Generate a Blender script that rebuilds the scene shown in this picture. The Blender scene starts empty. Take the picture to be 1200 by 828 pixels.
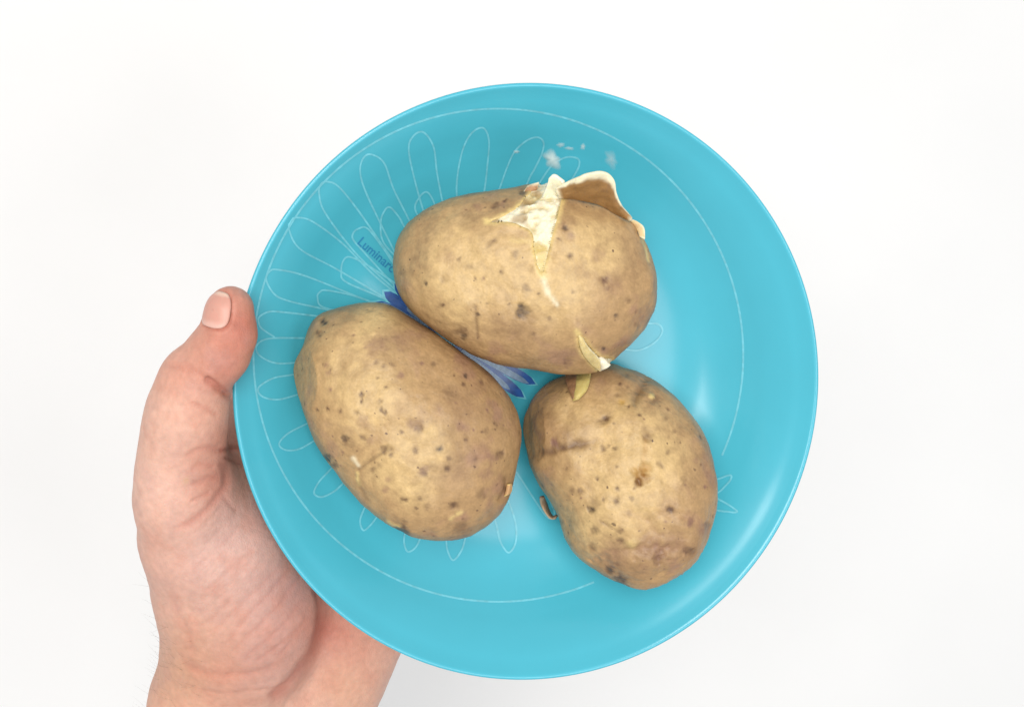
import bpy, bmesh, math, random
import numpy as np
from mathutils import Vector, Matrix

# ------------------------------------------------------------------ camera, world, lamps, exposure
SC = bpy.context.scene
COL = SC.collection
D = 0.34                     # lens height above the plate rim (m)
S = 0.00026                  # metres per photograph pixel at the rim plane
PPX, PPY = 380.0, 200.0      # foot of the optical axis, photograph pixels

cam_d = bpy.data.cameras.new('camera')
cam = bpy.data.objects.new('camera', cam_d)
COL.objects.link(cam)
cam.location = (0, 0, D)
cam.rotation_euler = (0, 0, 0)
cam_d.sensor_fit = 'HORIZONTAL'
cam_d.sensor_width = 36.0
cam_d.lens = 36.0 * D / (1200 * S)
cam_d.shift_x = (600 - PPX) / 1200.0
cam_d.shift_y = (PPY - 414) / 1200.0
cam_d.clip_start = 0.01
cam_d.clip_end = 50
SC.camera = cam

W = bpy.data.worlds.new('World')
SC.world = W
W.use_nodes = True
bg = W.node_tree.nodes['Background']
bg.inputs[0].default_value = (0.96, 0.98, 1.0, 1)
bg.inputs[1].default_value = 0.55

def area(name, loc, target, sx, sy, watts, col):
    l = bpy.data.lights.new(name, 'AREA')
    l.shape = 'RECTANGLE'; l.size = sx; l.size_y = sy; l.energy = watts; l.color = col
    o = bpy.data.objects.new(name, l); COL.objects.link(o)
    o.location = loc
    o.rotation_euler = (Vector(target) - Vector(loc)).to_track_quat('-Z', 'Y').to_euler()
    return o
area('ceiling_lamp', (-0.26, 0.34, 1.60), (0.04, -0.04, 0), 0.95, 0.95, 26, (1.0, 0.97, 0.925))
area('reflection_light', (0.62, -0.38, 1.36), (0.06, -0.06, 0), 0.62, 0.62, 5.0, (0.95, 0.98, 1.0))  # added lamp, placed to give the pale reflection on the plate floor

SC.view_settings.view_transform = 'Standard'
SC.view_settings.look = 'None'
SC.view_settings.exposure = 0.0
SC.view_settings.gamma = 1.0
SC.cycles.use_denoising = True
SC.cycles.max_bounces = 8

# ------------------------------------------------------------------ helpers
rng = np.random.default_rng(7)

def P(px, py, z=0.0):
    """photograph pixel at height z (m) -> world point"""
    f = (D - z) / D
    return np.array([(px - PPX) * S * f, (PPY - py) * S * f, z])

def to_px(p):
    f = D / (D - p[:, 2])
    return np.stack([PPX + p[:, 0] * f / S, PPY - p[:, 1] * f / S], 1)

def srgb(r, g, b):
    def c(v):
        v /= 255.0
        return v / 12.92 if v <= 0.04045 else ((v + 0.055) / 1.055) ** 2.4
    return np.array([c(r), c(g), c(b)])

def noise3(p, freq, seed=0):
    """vectorised gradient noise, about -1..1"""
    q = p * freq + seed * 17.31
    i = np.floor(q).astype(np.int64); f = q - i
    u = f * f * f * (f * (f * 6 - 15) + 10)
    def g(ix, iy, iz, fx, fy, fz):
        h = (ix * 374761393 + iy * 668265263 + iz * 2147483647 + seed * 1274126177) & 0x7fffffff
        h = ((h ^ (h >> 13)) * 1274126177) & 0x7fffffff
        h = h ^ (h >> 16)
        a = (h & 0xffff) / 65535.0 * 2 * np.pi
        zc = ((h >> 8) & 0xffff) / 65535.0 * 2 - 1
        r = np.sqrt(np.maximum(0, 1 - zc * zc))
        return np.cos(a) * r * fx + np.sin(a) * r * fy + zc * fz
    x, y, z = i.T; fx, fy, fz = f.T; ux, uy, uz = u.T
    out = 0
    for dx in (0, 1):
        for dy in (0, 1):
            for dz in (0, 1):
                w = (ux if dx else 1 - ux) * (uy if dy else 1 - uy) * (uz if dz else 1 - uz)
                out = out + w * g(x + dx, y + dy, z + dz, fx - dx, fy - dy, fz - dz)
    return out * 1.6

def fbm(p, freq, seed, oct=3):
    o = 0; a = 1.0
    for k in range(oct):
        o = o + a * noise3(p, freq * 2 ** k, seed + k); a *= 0.5
    return o

def sstep(a, b, x):
    t = np.clip((x - a) / (b - a), 0, 1)
    return t * t * (3 - 2 * t)

def mesh_obj(name, verts, faces, mats, parent=None, smooth=True, col=None, extra=None):
    me = bpy.data.meshes.new(name)
    verts = np.asarray(verts, dtype=np.float64)
    if isinstance(faces, np.ndarray):
        n, k = faces.shape
        me.vertices.add(len(verts)); me.vertices.foreach_set('co', verts.astype(np.float32).ravel())
        me.loops.add(n * k); me.loops.foreach_set('vertex_index', faces.astype(np.int32).ravel())
        me.polygons.add(n)
        me.polygons.foreach_set('loop_start', (np.arange(n) * k).astype(np.int32))
        me.polygons.foreach_set('loop_total', np.full(n, k, np.int32))
        me.update(calc_edges=True); me.validate()
    else:
        me.from_pydata([tuple(v) for v in verts], [], faces)
        me.update()
    if not isinstance(mats, (list, tuple)): mats = [mats]
    for m in mats: me.materials.append(m)
    if smooth: me.polygons.foreach_set('use_smooth', np.ones(len(me.polygons), bool))
    if col is not None:
        a = me.color_attributes.new('Col', 'FLOAT_COLOR', 'POINT')
        a.data.foreach_set('color', np.c_[col, np.ones(len(col))].astype(np.float32).ravel())
    for k, v in (extra or {}).items():
        a = me.attributes.new(k, 'FLOAT', 'POINT'); a.data.foreach_set('value', v.astype(np.float32))
    o = bpy.data.objects.new(name, me); COL.objects.link(o)
    if parent: o.parent = parent
    return o

def tag(o, label=None, cat=None, group=None, kind=None):
    for k, v in (('label', label), ('category', cat), ('group', group), ('kind', kind)):
        if v: o[k] = v
    return o

def empty(name, loc):
    o = bpy.data.objects.new(name, None); COL.objects.link(o)
    o.empty_display_size = 0.02
    o.location = loc
    return o

def adopt(parent, o):
    """parent o without moving it (parts are modelled in world coordinates)"""
    o.parent = parent
    o.matrix_parent_inverse = Matrix.Translation(parent.location).inverted()
    return o

def poly_dist(q, poly, closed=True):
    """distance of 2-D points to a polyline, and inside test when closed"""
    poly = np.asarray(poly, float)
    n = len(poly); best = np.full(len(q), 1e9); ins = np.zeros(len(q), bool); along = np.zeros(len(q))
    for i in range(n if closed else n - 1):
        a = poly[i]; b = poly[(i + 1) % n]; ab = b - a
        t = np.clip(((q - a) @ ab) / max(ab @ ab, 1e-9), 0, 1)
        d = np.hypot(*(q - a - t[:, None] * ab).T)
        m = d < best; best[m] = d[m]; along[m] = (i + t[m]) / (n - 1)
        if closed:
            c = ((a[1] > q[:, 1]) != (b[1] > q[:, 1]))
            with np.errstate(divide='ignore', invalid='ignore'):
                xx = (b[0] - a[0]) * (q[:, 1] - a[1]) / (b[1] - a[1]) + a[0]
            ins ^= c & (q[:, 0] < xx)
    return best, ins, along

def catmull(pts, n=12, closed=False):
    pts = np.asarray(pts, float); m = len(pts); out = []
    rngi = range(m) if closed else range(m - 1)
    for i in rngi:
        if closed: p0, p1, p2, p3 = pts[i - 1], pts[i], pts[(i + 1) % m], pts[(i + 2) % m]
        else: p0, p1, p2, p3 = pts[max(i - 1, 0)], pts[i], pts[i + 1], pts[min(i + 2, m - 1)]
        for t in np.linspace(0, 1, n, endpoint=False):
            out.append(0.5 * (2 * p1 + (p2 - p0) * t + (2 * p0 - 5 * p1 + 4 * p2 - p3) * t * t + (3 * p1 - p0 - 3 * p2 + p3) * t ** 3))
    if not closed: out.append(pts[-1])
    return np.array(out)

# ------------------------------------------------------------------ materials
def new_mat(name):
    m = bpy.data.materials.new(name); m.use_nodes = True
    nt = m.node_tree
    return m, nt, nt.nodes['Principled BSDF']

def N(nt, t, **kw):
    n = nt.nodes.new(t)
    for k, v in kw.items(): setattr(n, k, v)
    return n

def bump(nt, bsdf, layers, dist):
    """layers: (scale, strength, detail) noises in object metres"""
    tc = N(nt, 'ShaderNodeTexCoord'); prev = None
    for sc_, st, det in layers:
        nz = N(nt, 'ShaderNodeTexNoise'); nz.inputs['Scale'].default_value = sc_
        nz.inputs['Detail'].default_value = det
        nt.links.new(tc.outputs['Object'], nz.inputs['Vector'])
        b = N(nt, 'ShaderNodeBump'); b.inputs['Strength'].default_value = st
        b.inputs['Distance'].default_value = dist
        nt.links.new(nz.outputs['Fac'], b.inputs['Height'])
        if prev: nt.links.new(prev.outputs[0], b.inputs['Normal'])
        prev = b
    nt.links.new(prev.outputs[0], bsdf.inputs['Normal'])
    return tc

def attr_mat(name, rough, spec, layers, dist, tint_scale, tint_amt, sss=0.0, sss_r=(1, .3, .1), sss_scale=0.002):
    m, nt, b = new_mat(name)
    tc = bump(nt, b, layers, dist)
    at = N(nt, 'ShaderNodeAttribute', attribute_name='Col')
    nz = N(nt, 'ShaderNodeTexNoise'); nz.inputs['Scale'].default_value = tint_scale; nz.inputs['Detail'].default_value = 4
    nt.links.new(tc.outputs['Object'], nz.inputs['Vector'])
    mr = N(nt, 'ShaderNodeMapRange')
    mr.inputs[1].default_value = 0.25; mr.inputs[2].default_value = 0.75
    mr.inputs[3].default_value = 1 - tint_amt; mr.inputs[4].default_value = 1 + tint_amt
    nt.links.new(nz.outputs['Fac'], mr.inputs[0])
    mx = N(nt, 'ShaderNodeVectorMath', operation='SCALE')
    nt.links.new(at.outputs['Color'], mx.inputs[0]); nt.links.new(mr.outputs[0], mx.inputs['Scale'])
    nt.links.new(mx.outputs[0], b.inputs['Base Color'])
    b.inputs['Roughness'].default_value = rough
    b.inputs['Specular IOR Level'].default_value = spec
    if sss:
        b.inputs['Subsurface Weight'].default_value = sss
        b.inputs['Subsurface Radius'].default_value = sss_r
        b.inputs['Subsurface Scale'].default_value = sss_scale
    return m

M_skin = attr_mat('potato_skin', 0.46, 0.40, [(900, 0.40, 4), (280, 0.50, 4)], 0.0004, 1400, 0.10)
nt = M_skin.node_tree; b_ = nt.nodes['Principled BSDF']
src = b_.inputs['Base Color'].links[0].from_socket
tc_ = N(nt, 'ShaderNodeTexCoord')
wn = N(nt, 'ShaderNodeTexNoise'); wn.inputs['Scale'].default_value = 900; nt.links.new(tc_.outputs['Object'], wn.inputs['Vector'])
wm = N(nt, 'ShaderNodeVectorMath', operation='MULTIPLY_ADD'); wm.inputs[1].default_value = (.0012,) * 3
nt.links.new(wn.outputs['Color'], wm.inputs[0]); nt.links.new(tc_.outputs['Object'], wm.inputs[2])
last = src
for sc_, r0, keep, dk in ((230, 0.12, 0.36, 0.40), (420, 0.14, 0.6, 0.5), (120, 0.09, 0.22, 0.30)):
    vo = N(nt, 'ShaderNodeTexVoronoi'); vo.inputs['Scale'].default_value = sc_; nt.links.new(wm.outputs[0], vo.inputs['Vector'])
    sx = N(nt, 'ShaderNodeSeparateColor'); nt.links.new(vo.outputs['Color'], sx.inputs[0])
    m1 = N(nt, 'ShaderNodeMapRange'); m1.interpolation_type = 'SMOOTHSTEP'
    m1.inputs[1].default_value = r0; m1.inputs[2].default_value = r0 * 0.45; m1.inputs[3].default_value = 0; m1.inputs[4].default_value = 1
    nt.links.new(vo.outputs['Distance'], m1.inputs[0])
    m2 = N(nt, 'ShaderNodeMath', operation='LESS_THAN'); m2.inputs[1].default_value = keep; nt.links.new(sx.outputs[0], m2.inputs[0])
    m3 = N(nt, 'ShaderNodeMath', operation='MULTIPLY'); nt.links.new(m1.outputs[0], m3.inputs[0]); nt.links.new(m2.outputs[0], m3.inputs[1])
    m4 = N(nt, 'ShaderNodeMath', operation='MULTIPLY'); nt.links.new(m3.outputs[0], m4.inputs[0]); nt.links.new(sx.outputs[1], m4.inputs[1])
    mxr = N(nt, 'ShaderNodeMix', data_type='RGBA'); nt.links.new(m4.outputs[0], mxr.inputs[0]); nt.links.new(last, mxr.inputs[6])
    mxr.inputs[7].default_value = (0.30 * dk, 0.17 * dk, 0.10 * dk, 1); last = mxr.outputs[2]
nt.links.new(last, b_.inputs['Base Color'])
M_flesh = attr_mat('potato_flesh', 0.55, 0.4, [(700, 0.5, 4)], 0.0005, 800, 0.06, 0.25, (1, .8, .4), 0.002)
M_hand = attr_mat('hand_skin', 0.50, 0.35, [(1700, 0.30, 3), (480, 0.32, 4)], 0.0003, 700, 0.05, 0.22, (1, .4, .25), 0.0016)
M_nail = attr_mat('nail', 0.40, 0.4, [(300, 0.05, 2)], 0.0002, 500, 0.03, 0.2, (1, .4, .3), 0.001)

nt = M_hand.node_tree; b_ = nt.nodes['Principled BSDF']
tc_ = N(nt, 'ShaderNodeTexCoord'); vo = N(nt, 'ShaderNodeTexVoronoi', feature='DISTANCE_TO_EDGE'); vo.inputs['Scale'].default_value = 1000
mp = N(nt, 'ShaderNodeMapping'); mp.inputs['Rotation'].default_value = (0, 0, 0.75); mp.inputs['Scale'].default_value = (1.0, 0.5, 1.0)
nt.links.new(tc_.outputs['Object'], mp.inputs[0]); nt.links.new(mp.outputs[0], vo.inputs['Vector'])
mr_ = N(nt, 'ShaderNodeMapRange'); mr_.inputs[1].default_value = 0.0; mr_.inputs[2].default_value = 0.12; nt.links.new(vo.outputs['Distance'], mr_.inputs[0])
bb = N(nt, 'ShaderNodeBump'); bb.inputs['Strength'].default_value = 0.30; bb.inputs['Distance'].default_value = 0.00012
nt.links.new(mr_.outputs[0], bb.inputs['Height']); nt.links.new(b_.inputs['Normal'].links[0].from_socket, bb.inputs['Normal']); nt.links.new(bb.outputs[0], b_.inputs['Normal'])

def plain(name, col, rough, spec=0.5, var=0.05, scale=60, coat=0.0):
    m, nt, b = new_mat(name)
    tc = N(nt, 'ShaderNodeTexCoord'); nz = N(nt, 'ShaderNodeTexNoise')
    nz.inputs['Scale'].default_value = scale; nz.inputs['Detail'].default_value = 5
    nt.links.new(tc.outputs['Object'], nz.inputs['Vector'])
    cr = N(nt, 'ShaderNodeValToRGB')
    c = np.array(col)
    cr.color_ramp.elements[0].position = 0.3; cr.color_ramp.elements[1].position = 0.7
    cr.color_ramp.elements[0].color = (*np.clip(c * (1 - var), 0, 1), 1)
    cr.color_ramp.elements[1].color = (*np.clip(c * (1 + var), 0, 1), 1)
    nt.links.new(nz.outputs['Fac'], cr.inputs[0]); nt.links.new(cr.outputs[0], b.inputs['Base Color'])
    b.inputs['Roughness'].default_value = rough; b.inputs['Specular IOR Level'].default_value = spec
    b.inputs['Coat Weight'].default_value = coat; b.inputs['Coat Roughness'].default_value = 0.06
    return m

M_table = plain('white_table', (0.87, 0.865, 0.86), 0.55, 0.3, 0.012, 9)
M_plate = plain('turquoise_glass', (0.070, 0.445, 0.570), 0.20, 0.5, 0.025, 40)
M_line = plain('pale_print', (0.165, 0.545, 0.655), 0.25, 0.5, 0.14, 500)
M_blue = plain('blue_print', (0.028, 0.105, 0.36), 0.25, 0.5, 0.25, 400)
M_grey = plain('grey_blue_print', (0.20, 0.31, 0.46), 0.25, 0.5, 0.25, 700)
M_text = plain('blue_lettering', (0.035, 0.24, 0.45), 0.25, 0.5, 0.05, 300)
M_hair = plain('body_hair', (0.10, 0.06, 0.04), 0.5, 0.4, 0.2, 100)

# ------------------------------------------------------------------ setting: the white surface far below
tb = mesh_obj('tabletop', [(-3, -3, -0.42), (3, -3, -0.42), (3, 3, -0.42), (-3, 3, -0.42)], [(0, 1, 2, 3)], M_table, smooth=False)
tag(tb, kind='structure')

# ------------------------------------------------------------------ plate
TH = math.radians(4.5)
PN = np.array([math.sin(TH), 0.0, math.cos(TH)])
PU = np.cross([0, 1, 0], PN); PU /= np.linalg.norm(PU); PW = np.cross(PN, PU)
PC = np.array([0.06350, -0.06432, 0.0])
PR = 0.0909
inner = np.array([(0, -25.2), (20, -25.1), (40, -24.7), (52, -23.7), (60, -22.0), (66, -19.6), (71, -16.5), (75, -13.3),
                  (78.5, -10.2), (81.6, -7.6), (84.4, -5.4), (86.8, -3.7), (88.6, -2.3)]) * 1e-3
lip = np.array([(89.7, -1.3), (90.4, -0.8), (91.0, -1.0), (91.2, -1.7)]) * 1e-3
outer = np.array([(90.6, -3.4), (88.2, -5.8), (85.2, -8.4), (81.8, -11.6), (78.2, -15.0), (73.6, -18.8), (67.6, -22.6),
                  (58.5, -26.8), (57.5, -29.4), (55.0, -29.6), (53.5, -27.6), (40, -28.0), (0, -28.2)]) * 1e-3
inner_d = catmull(inner, 6); outer_d = catmull(outer[:7], 5)
def plate_world(r, a, z):
    return PC + (r * np.cos(a))[..., None] * PU + (r * np.sin(a))[..., None] * PW + np.asarray(z)[..., None] * PN

def build_lathe(prof, n):
    a = np.linspace(0, 2 * np.pi, n, endpoint=False)
    v = [PC + prof[0, 1] * PN]; f = []
    for r, z in prof[1:-1]:
        v += list(plate_world(np.full(n, r), a, np.full(n, z)))
    v.append(PC + prof[-1, 1] * PN)
    m = len(prof) - 2; last = len(v) - 1
    for k in range(n):
        k2 = (k + 1) % n
        f.append((0, 1 + k, 1 + k2))
        for j in range(m - 1):
            b0 = 1 + j * n; b1 = b0 + n
            f.append((b0 + k, b1 + k, b1 + k2, b0 + k2))
        f.append((last, 1 + (m - 1) * n + k2, 1 + (m - 1) * n + k))
    return v, f
prof = np.vstack([inner_d, lip, outer_d, outer[7:]])
plate = empty('plate', PC - 0.0296 * PN)
v, f = build_lathe(prof, 256)
dish = mesh_obj('dish', v, f, M_plate); adopt(plate, dish)
tag(plate, 'turquoise glass plate with white petal line drawing, held up by the hand', 'plate')
tag(dish, 'glossy turquoise dish with a rounded lip')

CAM = np.array([0, 0, D])
def plate_hit(px, py, lift=0.0):
    """point of the plate's inside surface seen at photograph pixels px, py"""
    px = np.atleast_1d(np.asarray(px, float)); py = np.atleast_1d(np.asarray(py, float))
    d = np.stack([(px - PPX) * S, (PPY - py) * S, np.full(px.shape, -D)], 1)
    t = np.full(len(px), 1.0)
    for _ in range(40):
        p = CAM + d * t[:, None]; q = p - PC
        r = np.hypot(q @ PU, q @ PW); z = q @ PN
        zs = np.interp(r, inner_d[:, 0], inner_d[:, 1])
        t += (z - zs - lift) / D * 0.85
    return CAM + d * t[:, None]

def ribbon(name, pts_px, w_px, mat, lift=0.00008, closed=False, smooth_n=8):
    c = catmull(pts_px, smooth_n, closed)
    t = (np.roll(c, -1, 0) - np.roll(c, 1, 0)) if closed else np.gradient(c, axis=0)
    t /= np.maximum(np.linalg.norm(t, axis=1, keepdims=True), 1e-9)
    nrm = np.stack([-t[:, 1], t[:, 0]], 1)
    wv = w_px * (0.85 + 0.3 * rng.random(len(c)))[:, None] * 0.5
    wv = (wv + np.roll(wv, 1, 0) + np.roll(wv, -1, 0)) / 3
    a = c + nrm * wv; b = c - nrm * wv
    va = plate_hit(a[:, 0], a[:, 1], lift); vb = plate_hit(b[:, 0], b[:, 1], lift)
    n = len(c); V = np.vstack([va, vb]); F = []
    for i in range(n if closed else n - 1):
        j = (i + 1) % n
        F.append((i, j, n + j, n + i))
    o = mesh_obj(name, V, F, mat); adopt(plate, o)
    return o

# ring line: a printed circle with a gap beside the lower right potato
a0 = math.radians(24); a1 = math.radians(308)   # degrees clockwise from +x in the picture
ang = np.linspace(a0, a0 - math.radians(317), 90)
ring = np.stack([584 + 287 * np.cos(ang), 416 + 288.5 * np.sin(ang)], 1)
ribbon('ring_line', ring, 2.3, M_line)
petals = [
 [(540,262),(535,221),(541,180),(552,157),(566,150),(573,165),(571,195),(568,221),(560,270)],
 [(500,260),(487,215),(479,176),(484,160),(496,155),(508,172),(512,202),(518,234),(524,265)],
 [(470,310),(446,262),(427,221),(422,199),(426,185),(435,181),(450,191),(461,221),(478,255),(495,290)],
 [(470,345),(420,300),(382,251),(374,228),(376,216),(384,213),(397,219),(420,247),(457,300),(480,330)],
 [(480,366),(450,348),(394,315),(352,292),(339,270),(341,258),(350,255),(367,260),(401,285),(438,322),(475,352)],
 [(420,372),(375,361),(340,353),(322,345),(312,328),(316,318),(326,316),(360,324),(435,354),(470,366)],
 [(420,376),(370,370),(335,366),(316,365),(304,371),(303,378),(307,385),(322,395)],
 [(400,396),(359,396),(322,396),(307,399),(300,407),(305,417),(322,425),(344,425),(390,420)],
 [(380,432),(342,439),(320,443),(303,454),(307,464),(324,468),(346,463),(385,450)],
 [(390,482),(358,497),(337,508),(327,520),(335,527),(350,526),(367,517),(400,498)],
 [(410,525),(387,550),(374,564),(368,577),(376,582),(389,577),(402,566),(425,540)],
 [(440,565),(427,595),(422,610),(426,621),(435,614),(441,606),(460,580)],
 [(480,600),(474,627),(474,638),(478,646),(486,642),(492,631),(500,600)],
 [(522,600),(523,634),(525,646),(531,656),(540,646),(545,631),(550,600)],
 [(570,585),(581,612),(585,630),(590,641),(596,647),(602,641),(605,630),(604,612),(597,590),(588,570)],
 [(600,545),(610,560),(631,592),(642,606),(650,606),(646,590),(628,555)],
 [(572,255),(585,222),(594,197),(603,178),(617,165),(630,161),(637,167),(635,180),(627,197),(619,212),(605,250)],
 [(615,245),(632,215),(645,196),(657,187),(667,184),(677,186),(679,192),(675,202),(655,235)],
 [(700,402),(732,409),(749,410),(766,402),(776,389),(772,380),(759,379),(720,382)],
 [(815,566),(841,561),(852,557),(857,557),(856,562),(850,569),(841,577),(815,590)],
 [(815,570),(841,584),(852,590),(861,596),(864,599),(860,600),(852,599),(843,598),(815,592)],
]
for k, pt in enumerate(petals):
    ribbon('petal_outline', pt, 2.1, M_line, 0.00012 + 0.000004 * k)
small = [
 [(505,275),(487,247),(491,232),(500,225),(508,236),(516,262)],
 [(474,310),(450,285),(446,262),(450,248),(457,243),(468,255),(474,266),(492,292)],
 [(490,362),(461,333),(427,296),(414,281),(414,273),(420,268),(431,268),(450,292),(463,311),(490,340)],
 [(480,366),(446,348),(405,330),(400,318),(402,306),(410,301),(431,311),(465,333),(490,350)],
 [(420,368),(379,360),(372,348),(375,342),(382,340),(409,345),(431,352),(460,362)],
]
for k, pt in enumerate(small):
    ribbon('small_petal_outline', pt, 2.1, M_line, 0.00020 + 0.000004 * k)

# the blue flower in the middle of the plate, mostly under the potatoes
FC = np.array([522.0, 396.0])
def decal(name, poly_px, mat, lift):
    poly_px = np.asarray(poly_px)
    V = plate_hit(poly_px[:, 0], poly_px[:, 1], lift)
    n = len(V) // 2
    o = mesh_obj(name, V, [(i, i + 1, n + i + 1, n + i) for i in range(n - 1)], mat); adopt(plate, o); return o
def leaf_strip(a, r0, r1, w, n=14):
    t = np.linspace(0, 1, n); r = r0 + (r1 - r0) * t
    ww = w * np.sqrt(np.clip(1 - ((t - 0.72) / np.where(t > 0.72, 0.28, 0.95)) ** 2, 0, 1)) + 0.15
    dv = np.array([math.cos(a), math.sin(a)]); nv = np.array([-dv[1], dv[0]])
    c = FC + r[:, None] * dv
    return np.vstack([c + nv * ww[:, None], c - nv * ww[:, None]])
for k in range(36):
    deg_ = 217 + 10 * k; a = math.radians(deg_)
    R1 = 104 - 14 * math.cos(a - math.radians(217)) + (0 if k == 0 else rng.uniform(-3, 3))
    decal('inner_petal_edge', leaf_strip(a, 12, R1 + 3.5, 9.0 if k == 0 else 6.5), M_line, 0.00026 + 0.000003 * k)
    decal('inner_petal', leaf_strip(a, 14, R1, 6.6), M_blue, 0.00038 + 0.000003 * k)
    decal('petal_stripe', leaf_strip(a + math.radians(1.6), 24, R1 * (0.84 + 0.05 * (k % 3)) if k else 58, 3.4), M_grey, 0.00050 + 0.000003 * k)

# lettering on one small petal
cu = bpy.data.curves.new('lettering', 'FONT'); cu.body = 'Luminarc'; cu.size = 1.0; cu.space_character = 1.02; cu.offset = 0.012
to = bpy.data.objects.new('lettering_source', cu); COL.objects.link(to)
bpy.context.view_layer.update()
tm = bpy.data.meshes.new_from_object(to.evaluated_get(bpy.context.evaluated_depsgraph_get()))
bpy.data.objects.remove(to); 
tv = np.array([v.co[:2] for v in tm.vertices]); tf = [tuple(p.vertices) for p in tm.polygons]
tv[:, 0] -= tv[:, 0].min(); tv /= tv[:, 0].max()
A_, B_ = np.array([418.5, 285.5]), np.array([458.5, 319.5]); dv = B_ - A_; up = np.array([dv[1], -dv[0]])
tp = A_ + tv[:, :1] * dv + tv[:, 1:] * up * 1.1
lt = mesh_obj('lettering', plate_hit(tp[:, 0], tp[:, 1], 0.00030), tf, M_text, smooth=False); adopt(plate, lt)
tag(lt, 'small dark blue lettering printed along a petal')

# ------------------------------------------------------------------ potatoes
bm = bmesh.new(); bmesh.ops.create_icosphere(bm, subdivisions=7, radius=1.0)
ICO_V = np.array([v.co[:] for v in bm.verts]); ICO_F = np.array([[v.index for v in f.verts] for f in bm.faces]); bm.free()
ICO_V /= np.linalg.norm(ICO_V, axis=1, keepdims=True)

CLEAR = []
def potato_shape(outline, c_px, z_eq, h_top, h_bot, e, seed, facet=None, tilt=(0, 0)):
    c = P(c_px[0], c_px[1], z_eq)
    vz = (CAM - c); vz /= np.linalg.norm(vz)
    vx = np.array([1, 0, 0]) - vz * vz[0]; vx /= np.linalg.norm(vx); vy = np.cross(vz, vx)
    o = catmull(outline, 10, True)
    d = np.stack([(o[:, 0] - PPX) * S, (PPY - o[:, 1]) * S, np.full(len(o), -D)], 1)
    t = ((c - CAM) @ vz) / (d @ vz)
    w = CAM + d * t[:, None] - c
    lx, ly = w @ vx, w @ vy
    th = np.arctan2(ly, lx); rr = np.hypot(lx, ly); k = np.argsort(th); th, rr = th[k], rr[k]
    g = np.linspace(-np.pi, np.pi, 720, endpoint=False)
    rg = np.interp(g, th, rr, period=2 * np.pi)
    F = np.fft.rfft(rg); Fs = F.copy(); Fs[5:] = 0; Fm = F * np.exp(-(np.arange(len(F)) / 42.0) ** 2)
    rs = np.fft.irfft(Fs, 720); rm = np.fft.irfft(Fm, 720)
    dz = ICO_V[:, 2]; rho = np.sqrt(np.maximum(0, 1 - dz * dz)); ang = np.arctan2(ICO_V[:, 1], ICO_V[:, 0])
    r1 = np.interp(ang, g, rm, period=2 * np.pi); r2 = np.interp(ang, g, rs, period=2 * np.pi)
    r = r2 + (r1 - r2) * rho ** 4
    hor = r * rho ** e
    zz = np.where(dz > 0, h_top, h_bot) * np.sign(dz) * np.abs(dz) ** e
    L = np.stack([hor * np.cos(ang), hor * np.sin(ang), zz], 1)
    L[:, 2] += (L[:, 0] * tilt[0] + L[:, 1] * tilt[1]) * rho ** 0.5 * (1 - rho ** 6)
    if facet:
        for (x0, z0, x1, z1, yc, yw, sl) in facet:        # ridge point, foot point (mm), y window, slope of the ridge
            n = np.array([-(z0 - z1), 0, -(x1 - x0)]) * (1 if x0 > x1 else -1)
            n = np.array([-(z0 - z1), 0.0, (x0 - x1)]); n /= np.linalg.norm(n)
            n = n + np.array([0, -sl * n[0], 0]); n /= np.linalg.norm(n)
            dd = (L - np.array([x0 * 1e-3, yc * 1e-3, z0 * 1e-3])) @ n
            win = np.exp(-((L[:, 1] * 1e3 - yc) / yw) ** 4)
            cut = np.where(dd > 0, dd, 0) * win * (L[:, 2] > -0.004)
            L -= cut[:, None] * n * 0.95
    nrm = L / np.array([r1.max() ** 2, r1.max() ** 2, h_top ** 2]); nrm /= np.linalg.norm(nrm, axis=1, keepdims=True)
    inside = 1 - 0.6 * sstep(0.9, 1.0, rho)
    disp = 0.0012 * fbm(L, 38, seed, 2) * inside + (0.0009 if seed == 41 else 0.0005) * fbm(L, 90, seed + 14, 2) * inside + 0.00018 * fbm(L, 190, seed + 5, 2) + 0.00006 * fbm(L, 700, seed + 9, 2)
    L = L + nrm * disp[:, None]
    Wp = c + L[:, :1] * vx + L[:, 1:2] * vy + L[:, 2:] * vz
    Wn = nrm[:, :1] * vx + nrm[:, 1:2] * vy + nrm[:, 2:] * vz
    top = (nrm[:, 2] > 0.02)
    qq = Wp - PC; r_ = np.hypot(qq @ PU, qq @ PW); cl = qq @ PN - np.interp(r_, inner_d[:, 0], inner_d[:, 1])
    CLEAR.append((c_px, round(float(cl.min() * 1e3), 2)))
    Wp = Wp + PN * np.where(cl < 0.0004, 0.0004 - cl, 0)[:, None]      # soft flesh settles on the dish
    return Wp, Wn, L, top, c

C_BRIGHT = srgb(198, 167, 116); C_TAN = srgb(168, 134, 93); C_BROWN = srgb(142, 109, 78)
C_PURPLE = srgb(146, 108, 92); C_DARK = srgb(92, 66, 48); C_BLACK = srgb(52, 42, 40); C_CREAM = srgb(234, 225, 194); C_YEL = srgb(222, 196, 128)

def mixc(col, c2, w):
    return col * (1 - w[:, None]) + c2 * w[:, None]

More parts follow.
